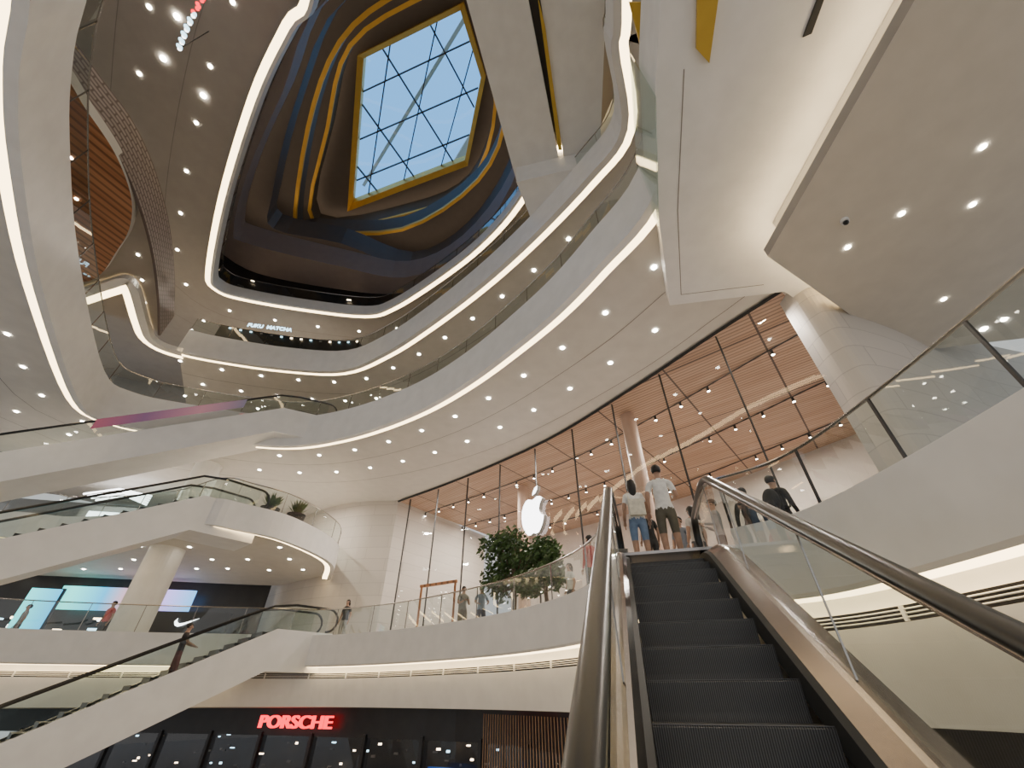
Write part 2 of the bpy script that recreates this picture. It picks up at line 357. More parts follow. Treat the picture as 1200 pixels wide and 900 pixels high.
# ---------------------------------------------------------------- level one (store level)
Lw=[(-21,11),(-19.8,15),(-17.6,16.6),(-13.5,17.7),(-9.6,18.35),(-8,18.6),(-6.3,18.2),(-3.8,16.7),(-1.0,14.2),(.6,12.1),(1.5,10.2),(1.75,8.6),(1.62,7.0)]
Lr=[(3.32,6.3),(3.95,5.6),(4.2,4.3),(4.25,2.2),(4.1,0),(3.6,-3)]
PLw=cat(Lw,False,6); PLr=cat(Lr,False,6)
def l1(P,name,top,out,zc=.98):
    b=B(); d=zc-.98
    sweep(b,P,False,[((0,top),(0,zc),WHITE),((0,zc),(.06,zc-.05),WHITE),((.06,.93+d),(.42,.93+d),COVE),((.42,.93+d),(.5,.72+d),WHITE),((.36,.74+d),(.5,.74+d),WHITE),
      ((.36,.74+d),(.36,.58+d),STEELD),((.34,.58+d),(.36,.58+d),WHITE),((.34,.58+d),(.5,-.25),WHITE),((.5,-.25),(2.5,-.3),CREAM),((2.5,-.3),(out,-.3),CREAM),
      ((0,top),(.28,top),WHITE),((.28,top),(.28,1.7),WHITE),((.28,1.7),(out,1.7),FLOOR)])
    for z in (.62,.66,.70): b.tube([(p.x,p.y,z+d) for p in off(P,.345,False)],.008,WHITE,4)
    for p,t in length_pts(off(P,.345,False),1.6): b.box((p.x,p.y,.66+d),(.04,.03,.15),WHITE,math.atan2(t.y,t.x))
    return b.make(name)
f1=l1(PLw,'floor_store_level',1.95,14); f2=l1(PLr,'floor_store_level',2.05,10,1.08)
balustrade(PLw,1.95,.9,parent=f1); balustrade(PLr,2.05,.85,parent=f2,pm=STEELD,pw=.03,posts=1.3)
# ---------------------------------------------------------------- glass-fronted store
GP=[(7.9,7.9),(6.65,9.65),(4.6,12.7),(1.57,16.7),(-2.76,20.8),(-6.9,24.1)]
PG=cat(GP[::-1],False,8)
b=B(); sweep(b,PG,False,[((0,1.7),(0,9.5),GLASS2)])
for p,t in length_pts(PG,2.35,start=1.2):
    b.box((p.x,p.y,5.5),(.022,.08,7.7),BLACKM,math.atan2(t.y,t.x))
b.tube([(p.x,p.y,9.5) for p in PG],.07,BLACKM,4)
sf=b.make('window_storefront')
b=B(); sweep(b,PG,False,[((.02,9.5),(14,9.5),WOOD)])
b.make('ceiling_store_timber')
b=B(); sweep(b,PG,False,[((11,1.7),(11,9.5),pbr('store_back_wall',(.56,.47,.41),.7))]); b.make('wall_store_back')
b=B()
for o in (2.2,5.6,9.0):
    for p,t in length_pts(off(PG,o,False),1.25):
        if random.random()<.8:
            b.cyl((p.x,p.y),.05,.05,9.22,9.42,BLACKM,8); b.disc((p.x,p.y,9.21),.055,SPOT,8)
    b.tube([(p.x,p.y,9.44) for p in off(PG,o,False)],.03,BLACKM,4)
b.make('track_lighting')
COLM=pbr('store_column_mat',(.50,.34,.25),.4)
for x,y in ((4.9,14.6),(.6,22)):
    b=B(); b.cyl((x,y),.3,.3,1.7,9.5,COLM,24); b.cyl((x,y),.34,.34,1.7,1.85,STEEL,24); b.make('store_column')
for (x,y,a) in ((0,20.5,-.7),(3.5,17.5,-.8),(-4,24.5,-.7),(8,14,-.9)):
    b=B(); b.box((x,y,2.62),(2.4,1.1,.07),WOOD2,a)
    for sx in (-1,1):
        for sy in (-1,1):
            q=Matrix.Rotation(a,2)@Vector((sx*1.05,sy*.42)); b.box((x+q.x,y+q.y,2.14),(.1,.1,.88),WOOD2,a)
    b.make('display_table')
# fruit-shaped illuminated sign
out=[(0,.62),(.10,.66),(.26,.72),(.44,.68),(.58,.56)]
bite=[(.47,.42),(.40,.30),(.37,.16),(.39,.02),(.47,-.10),(.62,-.20)]
low=[(.60,-.36),(.53,-.54),(.42,-.72),(.30,-.84),(.16,-.86),(0,-.80),(-.16,-.86),(-.30,-.84),(-.46,-.68),(-.62,-.38),(-.68,-.05),(-.66,.25),(-.56,.50),(-.42,.66),(-.26,.72),(-.10,.66)]
shape=[Vector(p) for p in out+bite+low]
leaf=[(0,.82),(.04,1.0),(.16,1.14),(.32,1.2),(.30,1.02),(.18,.88)]
p0=Vector((1.05,17.2)); i0=min(range(len(PG)),key=lambda i:(PG[i]-p0).length)
i0=max(1,i0); p0=PG[i0]; t0=(PG[i0+1]-PG[i0-1]).normalized(); nin=Vector((t0.y,-t0.x))
def place(pt,s,o,z): q=p0+t0*(pt[0]*s)+nin*o; return (q.x,q.y,z+pt[1]*s)
b=B(); S=.98; Z=6.15
for sh_ in (shape,leaf):
    fr_=[place(p,S,.30,Z) for p in sh_]; bk=[place(p,S,.1,Z) for p in sh_]
    b.poly(fr_,SIGNW)
    for i in range(len(sh_)): j=(i+1)%len(sh_); b.poly([fr_[i],fr_[j],bk[j],bk[i]],GREYW)
sg=b.make('illuminated_fruit_sign')
b=B(); SP=cat([(-17,30),(-14.5,27.5),(-11.8,25.4),(-9.2,24.3),(-6.9,24.1)],False,6); sweep(b,SP,False,[((0,1.7),(0,9.55),STONE)])
sweep(b,cat([(-6.9,24.1),(-5.5,26),(-2,31)],False,3),False,[((0,1.7),(0,9.55),STONE)])
b.make('wall_stone')
b=B(); SP=cat([(7.95,8.2),(8.0,7.6),(8.5,7.35),(10.5,8.0),(14,9.5),(20,11)],False,6); sweep(b,SP,False,[((0,1.7),(0,9.3),STONE)])
b.make('wall_stone')
# left retail frontage on store level
b=B()
b.poly([(-32,23,1.7),(-14.5,27,1.7),(-14.5,27,5.4),(-32,23,5.4)],DARK)
b.poly([(-32,23,5.4),(-14.5,27,5.4),(-14.5,27,9.5),(-32,23,9.5)],GREYW)
b.poly([(-45,8,1.7),(-32,23,1.7),(-32,23,9.5),(-45,8,9.5)],DARKW)
b.make('wall_left')
scr=grad_emit('screen_gradient',[(.02,.45,.5),(.15,.95,.85),(.05,.45,.8),(.9,.3,.2),(.5,.4,.9),(.1,.5,.9)],0,-25,-17.5,2.4)
b=B(); b.box((-20.9,24.75,4.25),(6.4,.15,1.1),scr,.21); b.make('video_wall')
b=B(); b.box((-22.7,22,3.3),(1.2,.12,1.9),scr,.3); b.box((-22.7,22.08,3.3),(1.35,.1,2.0),DARK,.3); b.make('display_screen')
sw=[(-.9,.0),(-.75,-.28),(-.5,-.36),(-.2,-.28),(1.0,.32),(-.15,-.08),(-.45,-.12),(-.62,-.05),(-.72,.12),(-.72,.3)]
b=B(); b.poly([(-15.9+x*.55,22.9+x*.11,2.95+y*.55) for x,y in sw],SIGNW); b.box((-15.9,23.1,2.6),(3.6,.2,1.6),DARK,.2); b.make('illuminated_shop_sign')
b=B()
for i in range(34):
    x=-30+random.random()*14; y=22.6+(x+32)*.22-.4-random.random()*.3; b.box((x,y,1.9+random.random()*1.4),(.25+random.random()*.3,.15,.06+random.random()*.12),random.choice([SPOTC,SIGNB,GREYW,SIGNW]),.2)
b.make('shop_display_shelf')
# mezzanine
mz=[(-30,15),(-21,16.6),(-18.7,17.3),(-14.5,16.6),(-11.7,15.3),(-10.6,15.9),(-9.3,17.5),(-8.7,21),(-10,24.5)]
PM=cat(mz,False,5); b=B()
sweep(b,PM,False,[((0,6.15),(0,5.15),WHITE),((0,5.15),(.2,5.15),WHITE),((.2,5.15),(.2,5.2),COVE),((.2,5.2),(.45,5.2),COVE),((.45,5.2),(.5,5.38),CREAM),((0,6.15),(.25,6.15),WHITE),((.25,6.15),(.25,6.0),WHITE)])
poly=[(p.x,p.y) for p in off(PM,.4,False)]+[(-14,27),(-32,24)]
b.poly([(x,y,5.38) for x,y in poly],CREAM); b.poly([(x,y,6.0) for x,y in poly[::-1]],FLOOR)
mzo=b.make('floor_mezzanine'); balustrade(PM,6.15,.9,parent=mzo)
for x in range(-29,-9,2):
    for y in (18.6,20.8,22.8):
        spots.disc((x+random.random()*.6,y+random.random()*.5,5.36),.08,SPOT,8)
b=B(); b.cyl((-15.6,19.3),.68,.68,1.7,5.38,WHITE,32); b.cyl((-15.6,19.3),.85,.7,1.7,1.85,STEEL,32); b.make('column',smooth=False)
b=B(); b.cyl((-15.6,19.3),.6,.6,6.0,9.55,WHITE,32); b.make('column')
b=B(); b.box((-21.5,22.5,7.9),(3.5,.2,.5),SIGNW,.2); b.box((-21.5,22.6,7.3),(4.5,.2,2.4),GREYW,.2)
for i in range(5): b.tube([(-23.5+i*.3,21.5,8.9-i*.12),(-21.5+i*.2,21.3,9.1-i*.12),(-19.8,21.6,8.8-i*.12)],.05,SIGNW,5)
b.make('shop_lighting_feature')
def planter(loc,h=1.1):
    e=empty('potted_plant',loc); b=B(); b.cyl((0,0),.30,.40,0,.55,BLACKM,20); b.make('pot',e)
    b=B()
    for i in range(160):
        a=random.random()*6.28; l=.3+random.random()*.5; t=random.random()*.9
        d=Vector((math.cos(a)*math.sin(t),math.sin(a)*math.sin(t),math.cos(t))); s=Vector((0,0,.5)); w=d.cross(Vector((.3,.2,1))).normalized()*.05
        b.poly([s+d*l*.2,s+d*l*.6+w,s+d*l,s+d*l*.6-w],LEAF)
    b.make('foliage',e)
planter((-9.7,18.2,6.0)); planter((-10.5,17.4,6.0))
# ---------------------------------------------------------------- ground level
b=B(); b.poly([(-45,-12,-3.4),(25,-12,-3.4),(25,40,-3.4),(-45,40,-3.4)],FLOOR); b.make('floor')
b=B()
fw=[(-24,24),(-14,22.2),(-8,20.6),(-1,17.6),(1.6,13.5)]
PF=cat(fw,False,6)
sweep(b,PF,False,[((0,-1.15),(0,-.28),DARK),((0,-3.4),(0,-3.1),DARK),((.1,-3.1),(.1,-1.15),GLASS2),((4,-3.4),(4,-.3),DARK)])
for p,t in length_pts(PF,2.4): b.box((p.x,p.y,-2.1),(.12,.14,2.1),DARK,math.atan2(t.y,t.x))
b.make('wall_shopfront')
b=B()
for i in range(150):
    k=random.randrange(4,len(PF)-2); o=1+random.random()*2.6; p=off(PF,o,False)[k]
    p=p+Vector((random.random()-.5,random.random()-.5)); z=-3.0+random.random()*2.3
    b.box((p.x,p.y,z),(.06+random.random()*.14,.06,.03+random.random()*.04),random.choice([SPOTC,DARKW,GREYW,SIGNB]),-.3)
b.make('shop_display_shelf')
b=B(); bead=pbr('bronze_bead',(.55,.34,.20),.4,.6)
for i in range(34):
    b.tube([(-.9+i*.078,17.0-i*.11,-3.3),(-.9+i*.078,17.0-i*.11,-.4)],.014,bead,4)
b.make('bead_curtain')
b=B(); b.box((-2.2,17.8,-2.1),(1.1,.08,.7),grad_emit('shop_poster',[(.02,.04,.2),(.05,.15,.5),(.02,.04,.2)],0,-2.8,-1.6,1.0),-.4); b.make('advert_screen')
def text(s,name,loc,rz,size,mat,sx=1.0,ext=.06):
    cu=bpy.data.curves.new(name,'FONT'); cu.body=s; cu.size=size; cu.extrude=ext; cu.align_x='CENTER'; cu.offset=size*.012
    o=bpy.data.objects.new(name+'_c',cu); col.objects.link(o); C.view_layer.update()
    me=bpy.data.meshes.new_from_object(o.evaluated_get(C.evaluated_depsgraph_get())); bpy.data.objects.remove(o)
    n=bpy.data.objects.new(name,me); col.objects.link(n); me.materials.clear(); me.materials.append(mat)
    n.location=loc; n.rotation_euler=(math.pi/2,0,rz); n.scale=(sx,1,1); return n
text('PORSCHE','storefront_sign_red',(-8.3,20.3,-.90),-.28,.54,SIGNR,1.42)
text('FUKU  MATCHA','storefront_sign_white',(-14.45,17.35,17.45),.18,.36,SIGNB,.95,.03)
b=B(); RK=[p for p in off(R3,.6,False)[33:] if -16.9<p.x<-9.2 and p.y>12]
sweep(b,RK,False,[((0,15.6),(0,17.15),DARK),((0,17.15),(.9,17.2),BLACKM),((.9,15.6),(.9,17.2),DARK)])
for p,t in length_pts(RK,.55): b.box((p.x,p.y-.06,16.98),(.12,.04,.08),random.choice([SPOTC,GREYW,SIGNB]),math.atan2(t.y,t.x))
b.make('food_kiosk')
b=B(); sweep(b,cat([(5.0,9),(5.2,6),(5.3,2),(5,-3)],False,4),False,[((0,-3.4),(0,-.2),DARKW)]); b.make('wall_right')

# ---------------------------------------------------------------- main escalator
PSI=math.radians(15.9)
E=empty('escalator',(0,0,0),-PSI)
zn=lambda t:-2.09+.577*t
tb,tt=-2.6,6.55
x0,x1=-.07,.93
m,nt,o=newmat('escalator_step_metal'); N=nt.nodes; Lk=nt.links
tc=N.new('ShaderNodeTexCoord'); w=N.new('ShaderNodeTexWave'); w.bands_direction='X'; w.inputs['Scale'].default_value=math.pi/10/.014; w.inputs['Distortion'].default_value=0
Lk.new(tc.outputs['Object'],w.inputs[0]); cr=N.new('ShaderNodeValToRGB'); cr.color_ramp.elements[0].color=(.05,.05,.053,1); cr.color_ramp.elements[1].color=(.20,.20,.205,1)
Lk.new(w.outputs['Fac'],cr.inputs[0]); bs=N.new('ShaderNodeBsdfPrincipled'); bs.inputs['Roughness'].default_value=.45; bs.inputs['Metallic'].default_value=.2
bp=N.new('ShaderNodeBump'); bp.inputs['Strength'].default_value=.3; bp.inputs['Distance'].default_value=.008; Lk.new(w.outputs['Fac'],bp.inputs['Height']); Lk.new(bp.outputs[0],bs.inputs['Normal'])
Lk.new(cr.outputs[0],bs.inputs['Base Color']); Lk.new(bs.outputs[0],o.inputs[0]); STEP=m
EDGE=pbr('step_nosing',(.20,.20,.205),.45,.3)
b=B()
ts=[tb+.4*i for i in range(24)]
def zstep(t):
    z=zn(t); return min(z,1.7) if t<tt-.6 else min(1.7,zn(tt-.6)+ (t-(tt-.6))*.35)
for t in ts:
    if t>tt+.3: break
    z=zstep(t); zp=zstep(t-.4)
    prof=[(t+.4+.04,z),(t+.012,z),(t,z-.012),(t+.012,z-.06),(t+.026,z-.12),(t+.036,z-.18),(t+.038,max(zp-.02,z-.26))]
    for (ta,za),(tb2,zb) in zip(prof[:-1],prof[1:]):
        b.poly([(x0,ta,za),(x0,tb2,zb),(x1,tb2,zb),(x1,ta,za)],STEP)
    b.box(((x0+x1)/2,t+.012,z+.0012),(x1-x0,.016,.003),EDGE)
b.make('steps',E)
b=B(); b.box(((x0+x1)/2,tt+.95,1.69),(x1-x0+.3,1.9,.04),STEEL); 
b.make('landing_plate',E)
def railpath(h,tend,t_start=-2.8,dz=.10):
    pts=[]
    t=t_start
    tk=tt-.1
    while t<tk-.6: pts.append((t,zn(t)+h)); t+=.25
    zt=1.7+h-dz
    a=(tk-.6,zn(tk-.6)+h); c=(tk+.75,zt)
    k=((zt-a[1])/.577)+a[0]
    for i in range(9):
        s=i/8; pts.append(((1-s)**2*a[0]+2*s*(1-s)*k+s*s*c[0],(1-s)**2*a[1]+2*s*(1-s)*zt+s*s*c[1]))
    pts.append((tend,zt)); return pts,zt
for side,xr in (('left',-.21),('right',1.15)):
    sg_=-1 if side=='left' else 1
    H,zt=railpath(1.13,7.8,dz=.25)
    loop=[(7.8+.36*math.sin(a),zt-.36+.36*math.cos(a)) for a in [math.pi*i/10 for i in range(1,11)]]
    path=[(xr,t,z) for t,z in H+loop]+[(xr,7.4,zt-.72)]
    b=B(); b.tube(path,.062,BLACK,12,flat=.7); b.make('handrail_'+side,E,smooth=True)
    b=B(); b.tube([(p[0],p[1],p[2]-.055) for p in path[:len(H)]],.028,STEELB,6); b.make('rail_guide_'+side,E)
    D,_=railpath(.16,7.8)
    g=B()
    for i in range(len(H)-1):
        g.poly([(xr,D[i][0],D[i][1]),(xr,D[i+1][0],D[i+1][1]),(xr,H[i+1][0],H[i+1][1]-.04),(xr,H[i][0],H[i][1]-.04)],GLASS)
    for k in range(4,len(H)-2,7):
        g.box((xr,H[k][0],(H[k][1]+D[k][1])/2),(.012,.008,.92),STEEL)
    g.poly([(xr,7.8,D[-1][1]),(xr,7.8,H[-1][1])]+[(xr,a,c) for a,c in loop],GLASS)
    g.make('glass_'+side,E)
    xs=x0 if sg_<0 else x1
    b=B()
    MT=STEELB
    M1=STEELD if sg_<0 else STEELB
    prof=[(xs,-.12,0),(xs,.09,BLACKM),(xs+sg_*.045,.11,BLACKM),(xr-sg_*.05,.17,M1),(xr-sg_*.015,.185,STEEL),(xr+sg_*.02,.18,MT),(xr+sg_*.14,.15,MT),(xr+sg_*.15,-.95,STEELD if sg_<0 else WHITE)]
    for (xa,ha,_m),(xb,hb,mm) in zip(prof[:-1],prof[1:]):
        PA,_=railpath(ha,8.2); PB,_=railpath(hb,8.2)
        if hb<-.5: PB=[(t,max(z,-3.4)) for t,z in PB]
        for i in range(len(PA)-1):
            b.poly([(xa,*PA[i]),(xa,*PA[i+1]),(xb,*PB[i+1]),(xb,*PB[i])],mm)
    b.make('deck_'+side,E)
b=B()
PB,_=railpath(-.95,8.2)
for i in range(len(PB)-1): b.poly([(-.36,*PB[i]),(-.36,*PB[i+1]),(1.3,*PB[i+1]),(1.3,*PB[i])],WHITE)
b.make('truss_underside',E)

# ---------------------------------------------------------------- crossing escalators on the left
def crossing(T,Bt,width,side,drop,ad=None):
    T=Vector(T);Bt=Vector(Bt); d=(Bt-T); hd=Vector((d.x,d.y,0)); Lh=hd.length; hd.normalize()
    sl=d.z/Lh; nrm=Vector((-hd.y,hd.x,0))*side
    total=drop/abs(sl)
    e=empty('escalator'); b=B()
    prof=[(-2.2,0),(0,0),(total,sl*total),(total+2.2,sl*total)]
    def pt(t,z,o): q=T+hd*t+nrm*o; return (q.x,q.y,T.z+z)
    up,dn=.30,-1.0
    for i in range(3):
        (ta,za),(tb_,zb)=prof[i],prof[i+1]
        for o in (0,width): b.poly([pt(ta,za+up,o),pt(tb_,zb+up,o),pt(tb_,zb+dn,o),pt(ta,za+dn,o)],WHITE)
        b.poly([pt(ta,za+dn,0),pt(tb_,zb+dn,0),pt(tb_,zb+dn,width),pt(ta,za+dn,width)],WHITE)
        b.poly([pt(ta,za+up,0),pt(tb_,zb+up,0),pt(tb_,zb+up,.25),pt(ta,za+up,.25)],STEEL)
        b.poly([pt(ta,za+up,width-.25),pt(tb_,zb+up,width-.25),pt(tb_,zb+up,width),pt(ta,za+up,width)],STEEL)
        b.poly([pt(ta,za+.12,.25),pt(tb_,zb+.12,.25),pt(tb_,zb+.12,width-.25),pt(ta,za+.12,width-.25)],STEP)
    b.poly([pt(-2.2,up,0),pt(-2.2,up,width),pt(-2.2,dn,width),pt(-2.2,dn,0)],WHITE)
    b.make('truss',e)
    n=int(total/.4); b=B()
    for i in range(n):
        t=i*.4; z=sl*t+.2
        b.poly([pt(t,z,.26),pt(t+.4,z,.26),pt(t+.4,z,width-.26),pt(t,z,width-.26)],STEP)
        b.poly([pt(t+.4,z,.26),pt(t+.4,z+sl*.4,.26),pt(t+.4,z+sl*.4,width-.26),pt(t+.4,z,width-.26)],STEP)
    b.make('steps',e)
    for k,o in enumerate((.12,width-.12)):
        g=B(); hr=[(-1.9,1.15),(-.5,1.15),(.3,1.02)]+[(t,sl*t+1.2) for t in (1.0,total*.3,total*.6,total-.3)]+[(total+.6,sl*total+1.15),(total+1.8,sl*total+1.15)]
        bs_=[(t,(0 if t<0 else sl*min(t,total))+.3) for t,_ in hr]
        for i in range(len(hr)-1): g.poly([pt(*bs_[i],o),pt(*bs_[i+1],o),pt(*hr[i+1],o),pt(*hr[i],o)],GLASS)
        c0=[(-1.9-.4*math.sin(a),.75+.4*math.cos(a)) for a in [math.pi*j/8 for j in range(8,-1,-1)]]
        g.tube([pt(*q,o) for q in c0+hr],.045,BLACK,6); g.make('glass_and_handrail_%d'%(k+1),e)
    return e
crossing((-10.9,16.2,10.7),(-18,12.8,6.5),1.6,-1,4.7)
crossing((-11.7,15.0,5.85),(-14.4,11.7,3.2),1.6,-1,4.15)
crossing((-8.7,17.6,1.75),(-12.6,13.5,-1.15),1.6,-1,5.1)
b=B(); 
a=Vector((-12.2,15.42,10.15+.35)); c=Vector((-16.2,13.52,7.85+.35)); up=Vector((0,0,.45))
adm=grad_emit('advert_print',[(.6,.16,.2),(.3,.15,.25),(.65,.3,.33),(.22,.22,.28)],0,-16.5,-12,.6)
b.poly([a,c,c+up,a+up],adm); b.make('advert_banner')

# ---------------------------------------------------------------- trees
def tree(loc,h,R):
    e=empty('tree',loc); b=B()
    b.tube([(0,0,0),(.05,.02,h*.3),(0,.05,h*.6),(.03,0,h*.8)],.07,BARK,8)
    cs=[]
    for i in range(12):
        a=random.random()*6.28; rr=R*(.35+.6*random.random()); z=h*(.42+.5*random.random()); c=(rr*math.cos(a),rr*math.sin(a),z); cs.append(c)
        b.tube([(0,.03,h*.4),(c[0]*.5,c[1]*.5,z*.8),c],.025,BARK,5)
    b.make('trunk',e); f=B()
    for c in cs+[(0,0,h*.88)]:
        for i in range(230):
            v=Vector((random.gauss(0,1),random.gauss(0,1),random.gauss(0,.8))).normalized()*R*.46*(random.random()**.4)
            p=Vector(c)+v; n=Vector((random.gauss(0,1),random.gauss(0,1),random.gauss(0,1))).normalized(); w=n.orthogonal().normalized(); u=n.cross(w)
            s=.05+random.random()*.05
            f.poly([p-w*s*1.5,p+u*s*.6,p+w*s*1.5,p-u*s*.6],LEAF)
    f.make('foliage',e); b=B(); b.cyl((0,0),.4,.45,0,.45,WOOD2,20); b.make('planter',e)
tree((.05,16.2,1.7),3.6,1.15); tree((1.1,15.1,1.7),2.8,.8)

# ---------------------------------------------------------------- people
SK=(.42,.25,.17)
_mc={}
def cm(c,r=.75):
    if c not in _mc: _mc[c]=pbr('cloth_%d'%len(_mc),c,r,var=.12,scale=14)
    return _mc[c]
def skin(name,V,Ed,R,roots,parent,sub=2):
    me=bpy.data.meshes.new(name); me.from_pydata(V,Ed,[]); o=bpy.data.objects.new(name,me); col.objects.link(o)
    md=o.modifiers.new('s','SKIN'); md.use_smooth_shade=True
    for i,r in enumerate(R): me.skin_vertices[0].data[i].radius=r
    for i in range(len(V)): me.skin_vertices[0].data[i].use_root=(i in roots)
    su=o.modifiers.new('ss','SUBSURF'); su.levels=sub; su.render_levels=sub
    C.view_layer.update()
    m2=bpy.data.meshes.new_from_object(o.evaluated_get(C.evaluated_depsgraph_get())); bpy.data.objects.remove(o)
    n=bpy.data.objects.new(name,m2); col.objects.link(n); n.parent=parent; return n
def person(loc,face,H=1.72,shirt=(.8,.8,.8),pants=(.1,.1,.12),short=True,hair=(.01,.008,.007),longh=False,arm='down',stride=.0,bag=None,skinc=SK,longsleeve=False,name='person',shoe=(.6,.6,.6)):
    e=empty(name,loc,face); s=H/1.75; e.scale=(s,s,s)
    fem=longh; sw=.155 if fem else .18
    V=[(0,0,.95),(0,.0,1.08),(0,-.01,1.28),(0,-.01,1.43),(0,.0,1.52),(0,.01,1.60),(0,.012,1.67),(0,.005,1.73)]
    R=[(.155,.11),(.13,.10),(.155,.115),(.10,.085),(.052,.055),(.066,.085),(.074,.094),(.05,.06)]
    Ed=[(i,i+1) for i in range(7)]
    hands=[]
    for sx in (-1,1):
        n=len(V)
        if arm=='down': el=(sx*(sw+.07),-.03,1.14); wr=(sx*(sw+.08),.05,.90)
        elif arm=='phone': el=(sx*(sw+.05),.04,1.14); wr=(sx*.10,.26,1.22)
        elif arm=='one': el=(sx*(sw+.07),-.03,1.14) if sx<0 else (sx*(sw+.08),.06,1.16); wr=(sx*(sw+.08),.05,.90) if sx<0 else (sx*.12,.28,1.25)
        else: el=(sx*(sw+.08),.10,1.18); wr=(sx*(sw+.0),.34,1.10)
        V+=[(sx*sw*.95,-.01,1.40),tuple((a+c)/2 for a,c in zip((sx*sw,-.01,1.40),el)),el,wr]
        R+=[(.068,.068),(.054,.054),(.043,.043),(.027,.03)]
        Ed+=[(3,n),(n,n+1),(n+1,n+2),(n+2,n+3)]
        fd=(Vector(wr)-Vector(el)).normalized(); hands.append((Vector(wr),fd,sx))
        n=len(V); st=stride*sx
        V+=[(sx*.095,0,.86),(sx*.105,st*.5+.02,.5),(sx*.11,st-.03,.10),(sx*.12,st+.05,.045),(sx*.13,st+.15,.035)]
        R+=[(.095,.10),(.062,.066) if short else (.08,.08),(.04,.045) if short else (.062,.062),(.045,.04),(.04,.03)]
        Ed+=[(0,n),(n,n+1),(n+1,n+2),(n+2,n+3),(n+3,n+4)]
    bod=skin('body',V,Ed,R,[0],e)
    me=bod.data; me.materials.clear()
    for m_ in (cm(skinc,.5),cm(shirt),cm(pants),cm(hair,.5),cm(shoe,.5)): me.materials.append(m_)
    hem=.52 if short else .11
    for p in me.polygons:
        c=p.center; k=0
        armp=abs(c.x)>sw+.015 and c.z>.8
        if arm in('phone','forward','one') and c.y>.13 and c.z>.8: armp=True
        if c.z>1.475: k=0
        elif armp: k=1 if (c.z>1.26 or longsleeve) else 0
        elif c.z>.93: k=1
        elif c.z>hem and abs(c.x)<.3: k=2
        elif c.z<.085: k=4
        p.material_index=k; p.use_smooth=True
    V=[];Ed=[];R=[];roots=[]
    for wr,fd,sx in hands:
        side=Vector((0,1,0)) if abs(fd.y)<.6 else Vector((-sx,0,0)); side=(side-fd*side.dot(fd)).normalized(); cl=side.cross(fd)*(.5 if sx>0 else -.5)
        n=len(V); V+=[tuple(wr-fd*.01),tuple(wr+fd*.045),tuple(wr+fd*.085)]; R+=[(.024,.024),(.036,.016),(.036,.014)]; Ed+=[(n,n+1),(n+1,n+2)]; roots.append(n)
        for i,l in enumerate((.062,.074,.07,.055)):
            q=wr+fd*.08+side*(.027-.018*i); n=len(V)
            V+=[tuple(q),tuple(q+fd*l*.55),tuple(q+fd*l*.9+cl*.03)]; R+=[(.0095,.0095),(.0085,.0085),(.007,.007)]; Ed+=[(n,n+1),(n+1,n+2)]; roots.append(n)
        q=wr+fd*.03+side*.025; n=len(V)
        V+=[tuple(q),tuple(q+fd*.03+side*.025),tuple(q+fd*.06+side*.032)]; R+=[(.012,.012),(.0105,.0105),(.008,.008)]; Ed+=[(n,n+1),(n+1,n+2)]; roots.append(n)
    h=skin('hands',V,Ed,R,roots,e,1); h.data.materials.clear(); h.data.materials.append(cm(skinc,.5))
    b=B(); hm=cm(hair,.5); sm=cm(skinc,.5)
    for sx in (-1,1):
        b.sphere((sx*.03,.088,1.655),.011,cm((.7,.7,.7)),8,6); b.sphere((sx*.03,.097,1.655),.006,BLACK,6,4)
        b.sphere((sx*.078,.0,1.645),.026,sm,8,6,(.4,.8,1.2)); b.box((sx*.03,.098,1.675),(.03,.008,.006),hm)
    b.sphere((0,.105,1.632),.016,sm,8,6,(.8,1,1.5)); b.sphere((0,.092,1.598),.022,cm((.35,.12,.1),.5),8,5,(1,.4,.3))
    b.make('face',e,smooth=True)
    b=B()
    seg,rings=18,12
    for i in range(rings+1):
        th=math.pi*i/rings
        for j in range(seg):
            ph=2*math.pi*j/seg; x=.088*math.sin(th)*math.cos(ph); y=.108*math.sin(th)*math.sin(ph)-.012; z=1.675+.098*math.cos(th)
            if longh and y<.03 and z<1.66: z-=(1.66-z)*3.2; x*=1.15; y=min(y,-.02)*1.0-.02
            b.v.append((x,y,z))
    for i in range(rings):
        for j in range(seg):
            j2=(j+1)%seg; q=[i*seg+j,(i+1)*seg+j,(i+1)*seg+j2,i*seg+j2]; c=sum((Vector(b.v[k]) for k in q),Vector())/4
            if (c.y>.035 and c.z<1.705) or (not longh and c.z<1.60): continue
            b.f.append(q); b.m.append(b.mi(hm))
    b.make('hair',e,smooth=True)
    if bag=='backpack':
        b=B(); b.sphere((0,-.19,1.24),.2,cm((.012,.012,.014)),14,10,(.8,.55,1.15)); b.box((0,-.27,1.13),(.2,.06,.18),cm((.012,.012,.014)))
        for sx in (-1,1): b.tube([(sx*.1,-.12,1.42),(sx*.11,.02,1.47),(sx*.115,.1,1.35),(sx*.12,.08,1.12),(sx*.12,-.12,1.05)],.02,cm((.012,.012,.014)),6)
        b.make('backpack',e,smooth=True)
    if bag=='tote':
        b=B(); b.box((.02,-.16,1.12),(.3,.08,.32),cm((.75,.7,.58))); b.tube([(-.1,-.13,1.26),(-.12,-.05,1.47),(-.1,.06,1.45),(.0,.1,1.25)],.012,cm((.75,.7,.58)),6); b.make('tote_bag',e)
    return e
W_=(.80,.79,.76)
person((2.70,7.1,1.7),-.25,1.78,W_,(.11,.10,.075),True,arm='one')
person((2.24,7.3,1.7),-.15,1.58,W_,(.16,.24,.38),True,longh=True,bag='tote')
person((2.62,7.9,1.7),.3,1.25,(.03,.03,.03),(.05,.05,.05),True)
person((5.05,7.5,1.7),-1.2,1.76,(.015,.015,.017),(.03,.03,.035),False,bag='backpack',longsleeve=True)
